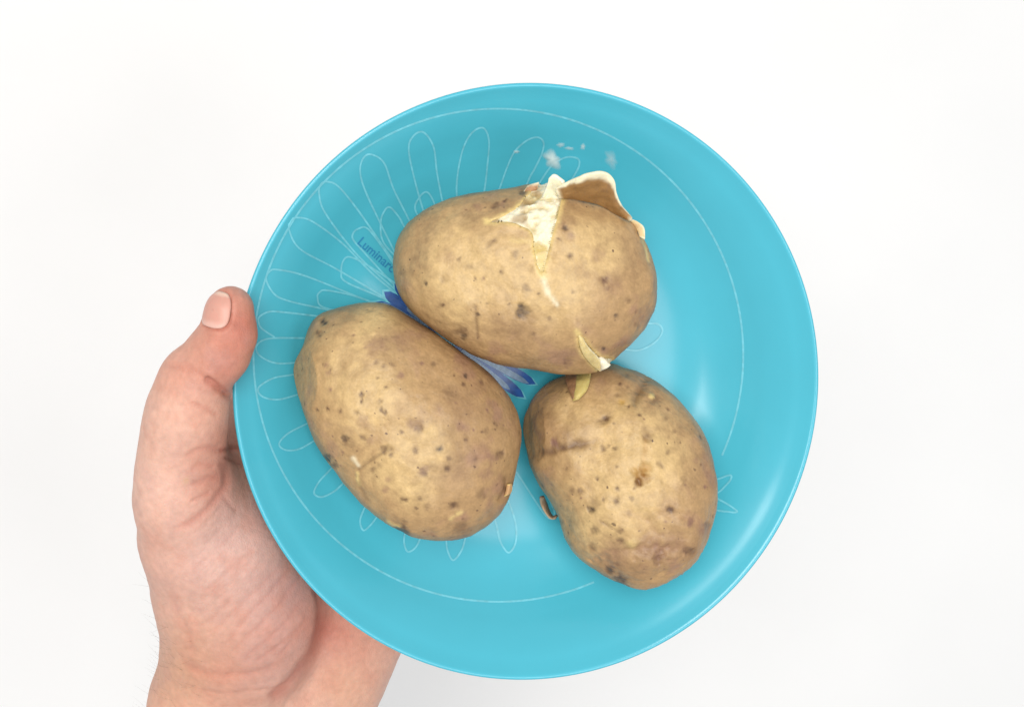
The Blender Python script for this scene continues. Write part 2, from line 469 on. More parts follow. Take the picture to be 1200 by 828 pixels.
def skin_colour(Wp, Wn, L, top, seed, spots, bright, n_specks, centre, nrm_disp):
    q = to_px(Wp)
    n1 = fbm(L, 55, seed + 20, 3); n2 = fbm(L, 120, seed + 30, 3); n3 = fbm(L, 420, seed + 40, 3)
    col = np.tile(C_TAN, (len(L), 1))
    col = mixc(col, C_BROWN, sstep(-0.15, 0.75, n1) * 0.75)
    col = mixc(col, C_PURPLE, sstep(0.1, 0.8, n2) * 0.55)
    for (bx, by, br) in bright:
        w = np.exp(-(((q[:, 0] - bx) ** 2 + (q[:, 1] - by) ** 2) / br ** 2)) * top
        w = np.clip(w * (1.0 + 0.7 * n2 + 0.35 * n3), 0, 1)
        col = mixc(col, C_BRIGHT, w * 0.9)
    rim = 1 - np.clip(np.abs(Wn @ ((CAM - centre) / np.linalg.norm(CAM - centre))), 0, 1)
    col = mixc(col, C_BROWN * 0.92, sstep(0.65, 1.0, rim) * 0.3)  # shading of the flanks painted in, browner towards the outline
    col *= (1 + 0.13 * n3 + 0.05 * fbm(L, 1300, seed + 55, 2))[:, None]
    disp = np.zeros(len(L))
    # random lenticels and specks
    lr = np.random.default_rng(seed)
    idx = lr.integers(0, len(L), n_specks)
    clump = noise3(L[idx], 70, seed + 77)
    idx = idx[clump > lr.uniform(-0.9, 0.7, n_specks)]
    for i in idx:
        rr = lr.choice([0.00035, 0.0005, 0.0008, 0.0012], p=[.52, .36, .10, .02])
        d2 = ((L - L[i]) ** 2).sum(1); near = np.where(d2 < (rr * 3.2) ** 2)[0]
        ww = np.sqrt(d2[near]) * (1 + 0.5 * noise3(L[near], 1100, seed + 3)) / rr
        a = np.exp(-(ww * 0.9) ** 4) * lr.uniform(0.5, 1.0)
        cc = (C_DARK, C_DARK, C_PURPLE * 0.75, C_BROWN * 0.6)[lr.integers(0, 4)]
        col[near] = mixc(col[near], cc, a); disp[near] -= a * rr * 0.18
    # marks traced on the visible side: x, y, radius px, strength, colour, dimple mm
    for (sx, sy, sr, st, cc, dm) in spots:
        m = np.where(top & (np.abs(q[:, 0] - sx) < sr * 4) & (np.abs(q[:, 1] - sy) < sr * 4))[0]
        dd = np.hypot(q[m, 0] - sx, q[m, 1] - sy) * (1 + 0.45 * noise3(L[m], 520, seed + 8) + 0.3 * noise3(L[m], 1300, seed + 9))
        a = np.exp(-(dd / (sr * 1.05)) ** 4)
        st = min(1.0, st * 1.15) if sr < 9 else st
        col[m] = mixc(col[m], cc, np.clip(a * st * (0.8 + 0.5 * noise3(L[m], 900, seed + 2)), 0, 1))
        disp[m] -= a * dm * 1e-3
        disp[m] += np.exp(-((dd / sr - 1.7) / 0.6) ** 2) * dm * 0.25e-3
    return np.clip(col, 0.01, 0.95), disp, q

def streaks(col, disp, q, top, L, items, seed):
    for (pts, wpx, st, cc, dm) in items:
        d, _, al = poly_dist(q, pts, False)
        d = d * (1 + 0.5 * noise3(L, 600, seed))
        a = np.exp(-(d / wpx) ** 2) * top * (0.75 + 0.5 * noise3(L, 500, seed + 1))
        a = np.clip(a, 0, 1)
        col[:] = mixc(col, cc, a * st); disp -= a * dm * 1e-3

K, B, Pq = C_BLACK, C_DARK, C_PURPLE * 0.8
O1 = [(461,310),(463,290),(470,272),(485,255),(505,242),(530,232),(560,226),(590,222),(615,217),(640,216),(670,219),(700,226),(725,240),
      (745,262),(757,285),(766,310),(770,330),(768,355),(760,375),(745,395),(728,411),(712,425),(692,436),(660,438),(630,434),(600,430),
      (570,422),(545,410),(520,395),(500,380),(485,367),(472,350),(464,332)]
O2 = [(344,430),(350,416),(357,403),(362,386),(369,374),(384,365),(412,358),(440,356),(459,361),(479,372),(507,390),(539,412),(567,432),
      (587,452),(601,473),(609,497),(609,521),(602,553),(598,577),(587,601),(567,619),(543,630),(515,632),(487,628),(467,620),(444,605),
      (420,585),(396,557),(378,533),(368,513),(358,485),(350,462),(345,442)]
O3 = [(614,501),(616,486),(624,467),(635,454),(650,445),(665,439),(687,432),(710,427),(732,431),(755,439),(777,452),(800,475),(818,501),
      (830,524),(837,550),(840,580),(837,610),(830,632),(815,655),(796,673),(773,686),(751,690),(729,683),(702,671),(680,655),(665,636),
      (657,610),(646,587),(635,572),(624,550),(618,527)]

# ---- potato lying behind the other two, its skin split open
Wp, Wn, L, top, c1 = potato_shape(O1, (617, 328), -0.0010, 0.0230, 0.0205, 0.86, 11)
sp1 = [(613,365,7,.85,K,.5),(541,388,6,.6,B,.4),(543,394,4,.6,K,.2),(709,328,4.5,.8,B,.3),(712,337,3,.5,B,.1),(715,334,13,.35,Pq,0),(668,300,3.2,.8,B,.1),(662,267,3,.9,K,.2),
       (668,278,6,.45,Pq,.1),(645,291,2.6,.9,K,.1),(655,280,2,.8,B,0),(604,298,5,.5,B,.1),(580,281,3,.6,B,0),(574,285,4,.4,B,0),(588,318,2.2,.8,B,.1),(617,337,5,.6,B,.1),(630,344,2.2,.8,B,0),
       (499,332,2.5,.9,K,.15),(520,327,4.5,.4,B,.15),(538,303,2,.8,B,0),(550,312,4,.35,B,0),(519,357,2.4,.8,B,0),(560,368,2,.8,K,0),(664,425,6,.6,Pq,.1),(664,425,3,.5,B,0),(644,373,2.6,.6,B,0),
       (672,342,2.4,.5,B,0),(756,372,12,.5,Pq,.1),(745,380,3,.5,B,0),(707,408,2.4,.9,K,.1),(722,369,2.2,.9,K,0),(700,300,8,.3,Pq,0),(737,352,3,.5,B,0),(588,240,4,.4,Pq,.1),(612,226,4,.75,K,.2),(560,243,5,.4,Pq,0),(550,250,9,.4,C_BROWN*.8,.1),
       (500,262,14,.35,C_BROWN*.8,.1),(470,320,3,.4,B,0),(597,356,2,.7,B,0),(625,274,2,.6,B,0)]
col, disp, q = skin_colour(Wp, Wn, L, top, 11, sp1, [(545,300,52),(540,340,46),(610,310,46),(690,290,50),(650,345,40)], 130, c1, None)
streaks(col, disp, q, top, L, [([(557,358),(558,375),(560,396)], 1.6, .75, B, .5), ([(676,372),(677,390)], 1.6, .5, C_BROWN*.7, .3),
        ([(635,318),(638,332),(643,343)], 3.3, 1.0, C_CREAM * .92, .3), ([(642,341),(648,351),(653,357)], 2.2, 1.0, C_CREAM * .85, .2), ([(627,300),(626,290),(618,283),(600,282)], 3, .5, C_YEL, 0),
        ([(739,258),(722,243),(700,238),(680,233)], 2.2, .75, C_BROWN*.45, .5), ([(751,276),(757,292),(760,306)], 1.5, .8, C_YEL, .2)], 31)
tear1 = [(628,213),(618,231),(606,243),(589,254),(570,260),(585,261),(604,262),(618,268),(624,275),(626,290),(628,302),(633,322),
         (638,322),(638,314),(641,298),(646,283),(653,256),(659,234),(660,222),(645,212)]
tear2 = [(676,388),(680,410),(690,422),(700,433),(708,440),(720,432),(716,420),(704,419),(694,411),(684,398)]
Wp2 = Wp + Wn * disp[:, None]
d1, in1, _ = poly_dist(q + np.stack([noise3(L, 450, 3), noise3(L, 450, 4)], 1) * 2.2, tear1)
d2, in2, _ = poly_dist(q + np.stack([noise3(L, 450, 3), noise3(L, 450, 4)], 1) * 1.2, tear2)
ins = (in1 | in2) & top; dd = np.minimum(np.where(top, d1, 1e3), np.where(top, d2, 1e3))
lipw = np.exp(-(dd / 9.0) ** 2) * ~ins * (0.65 + 0.6 * noise3(L, 160, 12))
Wskin = Wp2 + Wn * (0.00055 * lipw)[:, None]
col = mixc(col, C_YEL, np.where(ins, 1.0, np.exp(-(dd / 3.2) ** 2) * 0.8))
pot1 = empty('boiled_potato', P(617, 328, -0.031))
tag(pot1, 'boiled potato with burst skin, a raised torn flap and bare cream flesh', 'potato')
vin = ins[ICO_F].sum(1) < 2
ed = np.sort(np.vstack([ICO_F[vin][:, [0, 1]], ICO_F[vin][:, [1, 2]], ICO_F[vin][:, [2, 0]]]), 1)
ek, ec = np.unique(ed[:, 0].astype(np.int64) * len(L) + ed[:, 1], return_counts=True)
be = np.stack([ek[ec == 1] // len(L), ek[ec == 1] % len(L)], 1)
bdeg = np.bincount(be.ravel(), minlength=len(L)); bv = bdeg == 2
for _ in range(8):                                            # even out the torn border
    sm_ = np.stack([np.bincount(be[:, 0], Wskin[be[:, 1], k], len(L)) + np.bincount(be[:, 1], Wskin[be[:, 0], k], len(L)) for k in range(3)], 1)
    Wskin[bv] = 0.5 * Wskin[bv] + 0.25 * sm_[bv]
used = np.zeros(len(L), bool); used[ICO_F[vin].ravel()] = True
remap = np.cumsum(used) - 1
sk = mesh_obj('skin', Wskin[used], remap[ICO_F[vin]], [M_skin, M_flesh], col=col[used]); adopt(pot1, sk)
sm = sk.modifiers.new('thickness', 'SOLIDIFY'); sm.thickness = 0.0007; sm.offset = -1; sm.material_offset_rim = 1; sm.material_offset = 1
ridge = 0.7 - 2.2 * np.abs(fbm(L * np.array([0.7, 1.1, 1]), 170, 91, 4)) + 0.35 * noise3(L, 900, 93)
fl = Wp2 - Wn * (-0.00005 + 0.0016 * sstep(1.0, 8, np.where(ins, 0, dd)))[:, None] + Wn * (np.where(ins, sstep(0, 5, dd) * (0.0014 * ridge - 0.0004) * (1 - 0.7 * sstep(268, 290, q[:, 1])), 0))[:, None]
fcol = mixc(np.tile(srgb(232, 224, 196), (len(L), 1)), srgb(192, 170, 114), sstep(-0.3, 0.5, -ridge) * 0.85)
strip = sstep(275, 300, q[:, 1]) * in1
fcol = mixc(fcol, srgb(208, 180, 106), strip * 0.75)
fcol = mixc(fcol, srgb(150, 120, 78), sstep(0.15, 0.6, noise3(L, 240, 44)) * (q[:, 1] < 266) * 0.7)
nf = ins | (dd < 26)
fm = nf[ICO_F].all(1); used = np.zeros(len(L), bool); used[ICO_F[fm].ravel()] = True; remap = np.cumsum(used) - 1
fo = mesh_obj('exposed_flesh', fl[used], remap[ICO_F[fm]], M_flesh, col=fcol[used]); adopt(pot1, fo)
tag(fo, 'crumbly cream flesh showing through the split skin')

def surf_z(shape_W, shape_top, px, py):
    """height of a potato's visible surface at photograph pixels"""
    q_ = to_px(shape_W[shape_top]); out = []
    for x, y in zip(np.atleast_1d(px), np.atleast_1d(py)):
        k = np.argsort((q_[:, 0] - x) ** 2 + (q_[:, 1] - y) ** 2)[:12]
        out.append(shape_W[shape_top][k, 2].max())
    return np.array(out)

def sheet(name, lower, upper, zlow, zup, bulge, nu, nv, thick, parent, ctop, crim, seed, spotty=0.3, curl=0.0, rimw=0.9):
    """curved sheet between two pixel polylines, each with its own heights; thick rim of another colour"""
    def res(pl, n):
        pl = catmull(np.asarray(pl, float), 10); s = np.r_[0, np.cumsum(np.hypot(*np.diff(pl, axis=0).T))]
        t = np.linspace(0, s[-1], n); return np.stack([np.interp(t, s, pl[:, 0]), np.interp(t, s, pl[:, 1])], 1)
    lo, hi = res(lower, nu), res(upper, nu)
    zl = np.interp(np.linspace(0, 1, nu), np.linspace(0, 1, len(zlow)), zlow); zu = np.interp(np.linspace(0, 1, nu), np.linspace(0, 1, len(zup)), zup)
    G = np.zeros((nu, nv, 3)); C = np.zeros((nu, nv, 3))
    for j in range(nv):
        t = j / (nv - 1)
        pq = lo * (1 - t) + hi * t
        z = zl * (1 - t) + zu * t + bulge * math.sin(math.pi * t) - curl * t ** 4
        for i in range(nu): G[i, j] = P(pq[i, 0], pq[i, 1], z[i])
    flat = G.reshape(-1, 3)
    nz = fbm(flat, 260, seed, 3)
    flat = flat + np.c_[np.zeros((len(flat), 2)), nz * 0.0006]
    uu, vv = np.meshgrid(np.linspace(0, 1, nu), np.linspace(0, 1, nv), indexing='ij')
    edge = np.maximum.reduce([sstep(rimw - 0.10, rimw + 0.06, vv + 0.10 * nz.reshape(nu, nv)), sstep(0.93, 1.0, uu), sstep(0.93, 1.0, 1 - uu)]).ravel()
    cc = np.tile(ctop, (len(flat), 1)) * (1 + 0.18 * nz)[:, None]
    cc = mixc(cc, C_BROWN * 0.7, sstep(0.2, 0.8, fbm(flat, 500, seed + 4, 2)) * spotty)
    cc = mixc(cc, crim, edge)
    F = np.array([(i * nv + j, (i + 1) * nv + j, (i + 1) * nv + j + 1, i * nv + j + 1) for i in range(nu - 1) for j in range(nv - 1)])
    o = mesh_obj(name, flat, F, [M_flesh], col=np.clip(cc, 0.01, 0.95)); adopt(parent, o)
    m = o.modifiers.new('thickness', 'SOLIDIFY'); m.thickness = thick; m.offset = 0
    b = o.modifiers.new('soft', 'SUBSURF'); b.levels = 1; b.render_levels = 1
    return o

low = [(655,231),(668,232),(684,235),(703,240),(720,249),(739,258)]
zl = surf_z(Wp2, top, [p[0] for p in low], [p[1] + 3 for p in low]) - 0.0004
upp = [(650,222),(662,214),(680,206),(699,201),(713,203),(720,212),(722,226),(727,240),(740,257)]
fl1 = sheet('torn_flap', low, upp, zl, np.array([zl[0] + .001, zl[1] + .005, zl[2] + .009, zl[3] + .010, zl[3] + .008, zl[4] + .005, zl[4] + .002, zl[5]]), 0.0012, 44, 18, 0.0011, pot1, srgb(150, 112, 66), C_CREAM, 5, 0.5, rimw=0.82)
tag(fl1, 'brown skin flap curled up with a cream torn edge')
hz = surf_z(Wp2, top, [648, 655], [226, 226]).mean()
fl2 = sheet('flesh_curl', [(634,233),(650,231),(668,231)], [(645,208),(648,204),(653,205),(660,212)], [hz - .001, hz, hz], [hz + .002, hz + .003, hz + .004, hz + .005], 0.0006, 18, 10, 0.0012, pot1, C_CREAM, srgb(244, 238, 216), 8, 0.0)
hz = surf_z(Wp2, top, [615, 625], [222, 222]).mean()
fl3 = sheet('skin_lip', [(612,226),(620,228),(628,228)], [(618,218),(625,215),(632,213)], [hz - .0010, hz - .0006, hz - .0008], [hz - .0005, hz + .0004, hz + .001], 0.0003, 14, 7, 0.0006, pot1, srgb(168, 128, 94), C_CREAM, 9, 0.4)
hz = surf_z(Wp2, top, [745, 752], [264, 280])
fl4 = sheet('skin_edge', [(738,258),(745,266),(750,278)], [(741,257),(754,265),(756,281)], [hz[0], hz[0], hz[1]], [hz[0] + .001, hz[0] + .002, hz[1] + .001], 0.0004, 14, 7, 0.0010, pot1, srgb(222, 196, 150), C_CREAM, 10, 0.1)
hz = surf_z(Wp2, top, [680, 695, 706], [400, 418, 426])
fl5 = sheet('peel_curl', [(677,390),(681,410),(690,424),(703,435)], [(678,389),(688,404),(698,415),(711,429)], hz[[0, 0, 1, 2]] - .0002, hz[[0, 0, 1, 2]] + np.array([-.0002, .0000, .0004, .0014]), 0.0006, 22, 9, 0.0006, pot1, srgb(206, 184, 128), srgb(222, 210, 178), 12, 0.0)
fl6 = sheet('flesh_crumb', [(697,417),(703,424),(706,434)], [(704,420),(709,424),(714,428)], [hz[2] + .0005] * 3, [hz[2] + .002, hz[2] + .003, hz[2] + .002], 0.0014, 10, 7, 0.0018, pot1, srgb(226, 216, 192), srgb(232, 226, 208), 13, 0.0)

# ---- potato with the dark blotch
Wp, Wn, L, top, c2 = potato_shape(O2, (477, 496), -0.0010, 0.0225, 0.0170, 0.84, 23,
    facet=[(-26.8, 15.6, -35.3, 0.0, 11, 22, 0.0)])
sp2 = [(489,498,9,.75,Pq*.8,.15),(492,503,5,.5,B,.1),(424,462,3.6,.9,B,.2),(424,470,2.6,.8,B,.1),(445,470,2.6,.9,B,.2),(447,480,2.6,.8,B,.1),(451,483,3,.7,B,.1),(470,440,4,.6,Pq,.1),(460,427,3,.6,B,0),(441,424,3,.6,B,0),(450,429,3,.6,B,0),
       (419,483,3,.7,B,.1),(399,482,2.4,.7,B,0),(425,494,8,.4,Pq,0),(404,513,4,.95,K,.35),(410,518,6,.4,B,0),(425,512,3.4,.8,B,.1),(435,516,5,.4,Pq,0),(450,526,4,.8,B,.15),(458,532,3,.7,B,0),(497,551,6,.7,Pq*.8,.2),(499,556,3,.6,B,0),
       (487,528,3.2,.8,B,0),(515,526,3.2,.9,K,.1),(524,549,3.6,.8,B,.1),(526,536,3,.6,B,0),(470,506,2.2,.8,B,0),(475,400,10,.4,Pq,0),(455,395,16,.4,C_BROWN*.8,.1),(440,405,12,.4,Pq,0),(528,461,9,.4,B,.1),(543,450,3,.7,B,0),(560,455,9,.35,Pq,0),(545,440,2.2,.8,K,0),
       (586,532,5,.75,B,.3),(576,536,7,.5,Pq,.1),(570,555,8,.4,Pq,0),(530,592,4.5,.8,B,.2),(500,594,4,.5,B,.1),(492,584,3,.7,B,0),(476,585,3,.8,B,0),(471,585,2.6,.8,B,0),(452,573,4,.5,Pq,0),(454,562,3,.6,Pq,0),(437,550,4,.5,B,.15),(445,545,3,.4,B,0),
       (379,377,4,.9,K,.3),(374,391,4,.6,B,.25),(383,427,3,.5,Pq,0),(384,437,3,.5,Pq,0),(540,619,9,.55,B,.1),(470,619,8,.7,B,.2),(430,603,5,.6,K,.1),(383,536,5,.8,K,.1),(392,545,4,.7,B,0),(570,505,3,.5,B,0),(540,500,5,.4,Pq,0),(565,580,6,.4,B,.1),(372,480,1.8,.9,K,0),(546,515,2.4,.7,B,0),(557,537,2.6,.6,B,0)]
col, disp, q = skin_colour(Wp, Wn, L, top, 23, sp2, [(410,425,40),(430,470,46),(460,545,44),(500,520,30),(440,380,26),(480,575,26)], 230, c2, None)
streaks(col, disp, q, top, L, [([(420,550),(432,541),(445,532),(458,526)], 1.8, .6, B, .55), ([(414,536),(417,541),(420,545)], 2.2, .95, C_CREAM, -.3), ([(419,554),(419,561),(421,567)], 2.0, .7, C_YEL, -.2),
        ([(421,566),(424,575),(430,584)], 3.5, .5, C_BROWN*.6, .2), ([(455,610),(460,614),(468,617)], 2.2, .7, C_YEL, -.3), ([(465,620),(478,625)], 3, .8, K, .2), ([(592,560),(591,575),(586,585)], 2.2, .8, B, .5), ([(536,602),(540,600)], 2.4, .8, C_YEL, -.2), ([(528,608),(532,604)], 1.6, .8, C_YEL, -.2),
        ([(430,405),(455,398),(480,392)], 5, .4, Pq, 0)], 37)
pot2 = empty('boiled_potato', P(477, 496, -0.031))
tag(pot2, 'unpeeled boiled potato with a dark blotch, nearest the thumb', 'potato')
W2 = Wp + Wn * disp[:, None]
sk2 = mesh_obj('skin', W2, ICO_F, M_skin, col=col); adopt(pot2, sk2)
hz = surf_z(W2, top, [594], [575])[0]
sheet('loose_peel', [(591,582),(593,574),(594,567)], [(598,578),(600,572),(599,566)], [hz, hz, hz], [hz - .001] * 3, 0.0012, 10, 6, 0.0006, pot2, srgb(190, 150, 105), C_YEL, 17, 0.2)

# ---- potato with the grey scar and the brown crust
Wp, Wn, L, top, c3 = potato_shape(O3, (731, 556), -0.0060, 0.0220, 0.0185, 0.84, 41,
    facet=[(-23.4, 13.8, -31.5, 0.0, 13, 19, 0.10)])
sp3 = [(752,558,8,.9,srgb(132,88,36),.5),(747,566,4.5,.9,srgb(104,66,28),.3),(757,549,6,.7,srgb(172,126,62),-.5),(744,553,4,.7,srgb(180,138,74),-.4),(757,508,8,.5,C_BROWN*.75,.3),(757,514,5,.4,B,.1),(786,598,4.5,.8,K,.6),(783,595,11,.3,Pq,.4),(693,597,4,.8,K,.4),(697,590,7,.35,B,0),(697,621,5,.6,B,.3),
       (722,586,4.5,.75,B,.15),(707,585,3.2,.7,B,.1),(724,572,3,.7,B,.1),(740,584,3,.6,B,0),(723,547,2.6,.6,B,0),(720,525,2.4,.6,B,0),(713,522,2.4,.6,B,0),(708,493,5,.5,B,.3),(728,471,4,.6,srgb(180,140,60),.2),(724,463,3,.5,B,.1),(767,468,6,.6,C_BROWN*.7,.3),(763,464,3,.7,C_YEL,-.4),(748,458,8,.4,C_BROWN*.7,.2),
       (771,655,6,.7,B,.5),(773,650,10,.35,Pq,.3),(808,646,5.5,.75,B,.5),(714,667,4.5,.8,K,.2),(728,680,8,.8,K,.1),(680,575,4,.5,B,0),(671,574,4,.5,B,0),(694,640,5,.5,B,.2),(727,633,3.5,.7,B,.2),(727,620,3,.6,B,0),(742,637,7,.4,C_YEL,-.3),(825,620,8,.5,Pq,.2),(829,615,4,.5,B,.1),(806,568,7,.4,C_BROWN*.8,.3),
       (800,560,4,.4,B,.1),(772,543,3.4,.6,B,.1),(783,530,3,.6,B,0),(790,505,3,.5,B,0),(727,450,2.4,.8,B,0),(735,440,2.6,.7,B,0),(780,490,3,.5,B,0),(815,540,4,.4,Pq,0),(664,640,5,.6,B,.1),(655,612,4,.5,B,0),(760,640,16,.45,Pq,.5),(790,635,14,.4,Pq,.3),(720,650,14,.3,Pq,.2),(700,560,3,.4,B,0),(737,602,3,.4,B,0)]
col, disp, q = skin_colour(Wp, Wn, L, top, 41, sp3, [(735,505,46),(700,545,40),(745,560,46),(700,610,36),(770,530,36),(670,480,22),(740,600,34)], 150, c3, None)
streaks(col, disp, q, top, L, [([(636,530),(652,526),(668,522),(682,520)], 5.0, 1.0, srgb(98,72,56), .9), ([(680,520),(694,518)], 4.0, .5, srgb(120,92,72), .3), ([(744,468),(749,457),(756,446)], 4.5, .6, C_BROWN*.6, .9), ([(700,655),(730,648),(760,642),(800,646)], 7, .2, C_PURPLE, 1.0), ([(770,600),(790,606),(812,604)], 6, .15, C_PURPLE, .8), ([(703,610),(715,617),(727,624)], 1.6, .6, B, .4), ([(700,494),(708,490),(716,488)], 2, .5, B, .2),
        ([(754,540),(756,525),(757,516)], 3, .4, srgb(170,125,65), .25), ([(735,600),(760,612),(775,640),(772,655)], 6, .25, C_PURPLE, .5), ([(680,572),(700,590)], 2, .25, B, .1)], 51)
pot3 = empty('boiled_potato', P(731, 556, -0.031))
tag(pot3, 'unpeeled boiled potato with a grey scar streak and brown crusty eye', 'potato')
W3 = Wp + Wn * disp[:, None]
sk3 = mesh_obj('skin', W3, ICO_F, M_skin, col=col); adopt(pot3, sk3)
def on3(pts, up): return surf_z(W3, top, [p[0] for p in pts], [p[1] for p in pts]) + np.array(up)
la, lb = [(662,434),(663,447),(667,458),(672,468)], [(678,434),(678,448),(677,459),(673,467)]
lp1 = sheet('loose_peel', la, lb, on3(la, [.0012, .0010, .0008, .0006]), on3(lb, [.0016, .0016, .0013, .0008]), 0.0006, 16, 8, 0.0006, pot3, srgb(158, 120, 86), srgb(184, 150, 108), 19, 0.4)
la, lb = [(675,434),(675,450),(673,460),(671,470)], [(693,434),(691,448),(687,458),(677,468)]
lp2 = sheet('loose_peel', la, lb, on3(la, [.0018, .0018, .0014, .0008]), on3(lb, [.0012, .0011, .0009, .0006]), 0.0007, 18, 9, 0.0006, pot3, srgb(192, 174, 106), srgb(184, 164, 100), 20, 0.2)
tag(lp2, 'thin yellowish scrap of peel folded over')
hz = -0.016
lp3 = sheet('peel_loop', [(632,582),(634,592),(640,602),(646,608),(652,607)], [(637,580),(641,590),(645,600),(649,605),(654,602)], [hz + .004, hz + .001, hz, hz, hz + .001], [hz + .002, hz - .004, hz - .006, hz - .005, hz], 0.0012, 22, 7, 0.0006, pot3, srgb(190, 158, 130), srgb(120, 90, 70), 21, 0.3)

# ------------------------------------------------------------------ starch smears on the plate
def smear(px, py, rx, ry, rot, label, amp, dens=0.6):
    n = 28; a = np.linspace(0, 2 * np.pi, n, endpoint=False); V = []; rings = 6
    base = plate_hit([px], [py], 0.00004)[0]
    for k in range(rings):
        t = k / (rings - 1)
        wob = 1 + 0.22 * np.sin(a * 2 + px) + 0.14 * np.sin(a * 5 + py)
        x = rx * t * wob * np.cos(a); y = ry * t * wob * np.sin(a)
        x, y = x * 1.35, y * 1.35
        X = px + x * math.cos(rot) - y * math.sin(rot); Y = py + x * math.sin(rot) + y * math.cos(rot)
        p = plate_hit(X, Y, 0.00004)
        V.append(p + PN * (amp * (1 - t ** 2)))
    V = np.vstack(V); F = []
    for k in range(rings - 1):
        for i in range(n):
            j = (i + 1) % n; F.append((k * n + i, (k + 1) * n + i, (k + 1) * n + j, k * n + j))
    th_ = np.repeat(np.linspace(0, 1, rings), n)
    o = mesh_obj('starch_smear', V, F, M_smear, extra={'film': (1 - th_ ** 1.5) * dens})
    tag(o, label, 'smear', 'milky starch smears on the plate')
M_smear, nt, b = new_mat('milky_starch')
b.inputs['Base Color'].default_value = (0.74, 0.88, 0.87, 1); b.inputs['Roughness'].default_value = 0.35
tcs = N(nt, 'ShaderNodeTexCoord'); nzs = N(nt, 'ShaderNodeTexNoise'); nzs.inputs['Scale'].default_value = 450
nt.links.new(tcs.outputs['Object'], nzs.inputs['Vector'])
mrs = N(nt, 'ShaderNodeMapRange'); mrs.inputs[1].default_value = .3; mrs.inputs[2].default_value = .75; mrs.inputs[3].default_value = 0.75; mrs.inputs[4].default_value = 1.0
nt.links.new(nzs.outputs['Fac'], mrs.inputs[0])
fad = N(nt, 'ShaderNodeAttribute', attribute_name='film'); mul = N(nt, 'ShaderNodeMath', operation='MULTIPLY')
nt.links.new(mrs.outputs[0], mul.inputs[0]); nt.links.new(fad.outputs['Fac'], mul.inputs[1]); nt.links.new(mul.outputs[0], b.inputs['Alpha'])
smear(647, 187, 9.5, 7.5, 0.4, 'largest milky starch smear, just above the torn potato flap', 0.0006, 1.0)
smear(716, 187, 9, 5.5, 0.9, 'faint oval starch smear beside the ring line', 0.0002, 0.4)
smear(657, 170, 4, 2.4, 0.3, 'tiny starch drop furthest from the torn flap, beside a petal tip', 0.0002)
smear(667, 174, 4, 2.0, 0.0, 'tiny starch drop in the middle of a row of three', 0.0002)
smear(683, 172, 3, 2.6, 0.0, 'tiny round starch drop nearest the faint oval smear', 0.0002)
smear(605, 178, 2.6, 2.2, 0.0, 'tiny starch dot sitting on a white petal line', 0.0003)

# ------------------------------------------------------------------ the hand (signed distance field -> one skin mesh)
H = 0.75                                             # voxel, mm
lo_b = np.array([-72.0, -330.0, -85.0]); hi_b = np.array([95.0, -22.0, 36.0])
dims = np.ceil((hi_b - lo_b) / H).astype(int)
FLD = np.full(dims, 60.0, np.float32)
AX = [(lo_b[k] + H * np.arange(dims[k])).astype(np.float32) for k in range(3)]

def hp(px, py, z): return P(px, py, z * 1e-3) * 1e3
def cone(a, ra, b, rb, k=6.0, sq=None):
    """round cone from a to b joined with blend k (mm)"""
    m = max(ra, rb) + k + 8
    lo = np.maximum(np.floor((np.minimum(a, b) - m - lo_b) / H).astype(int), 0)
    hi = np.minimum(np.ceil((np.maximum(a, b) + m - lo_b) / H).astype(int), dims)
    if (hi <= lo).any(): return
    sl = tuple(slice(l, h) for l, h in zip(lo, hi))
    X = AX[0][sl[0]][:, None, None] - a[0]; Y = AX[1][sl[1]][None, :, None] - a[1]; Z = AX[2][sl[2]][None, None, :] - a[2]
    ab = b - a; L2 = max(float(ab @ ab), 1e-6)
    t = np.clip((X * ab[0] + Y * ab[1] + Z * ab[2]) / L2, 0, 1)
    d = np.sqrt((X - t * ab[0]) ** 2 + (Y - t * ab[1]) ** 2 + (Z - t * ab[2]) ** 2) - (ra + (rb - ra) * (t * t * (3 - 2 * t) * 0.5 + t * 0.5))
    old = FLD[sl]
    h = np.maximum(k - np.abs(old - d), 0) / k
    FLD[sl] = np.minimum(old, d) - h * h * k * 0.25
def pxr(r, z): return r * S * 1e3 * (D * 1e3 - z) / (D * 1e3)
def chain(pts, k=5.0):
    for (x0, y0, z0, r0), (x1, y1, z1, r1) in zip(pts[:-1], pts[1:]):
        cone(hp(x0, y0, z0), pxr(r0, z0), hp(x1, y1, z1), pxr(r1, z1), k)

# forearm and wrist
chain([(236, 830, -34, 62), (222, 960, -44, 74), (212, 1130, -55, 88), (205, 1330, -66, 96)], 10)
chain([(370, 836, -47, 56), (372, 960, -52, 68), (380, 1130, -58, 84), (388, 1330, -66, 92)], 16)
chain([(303, 830, -40, 60), (298, 1000, -48, 78), (295, 1330, -66, 98)], 14)
# palm
chain([(260, 800, -36, 58), (285, 700, -38, 60), (318, 500, -40, 40)], 14)
chain([(303, 820, -42, 56), (345, 690, -46, 52), (392, 505, -48, 40)], 14)
chain([(330, 820, -45, 54), (385, 700, -48, 52), (448, 540, -50, 38)], 12)
chain([(370, 836, -47, 55), (398, 765, -47, 56), (440, 690, -50, 54), (500, 590, -50, 36)], 10)
# thenar mound
chain([(232, 590, -12, 54), (268, 640, -18, 66), (296, 706, -24, 76), (290, 745, -28, 70), (275, 790, -36, 58)], 7)
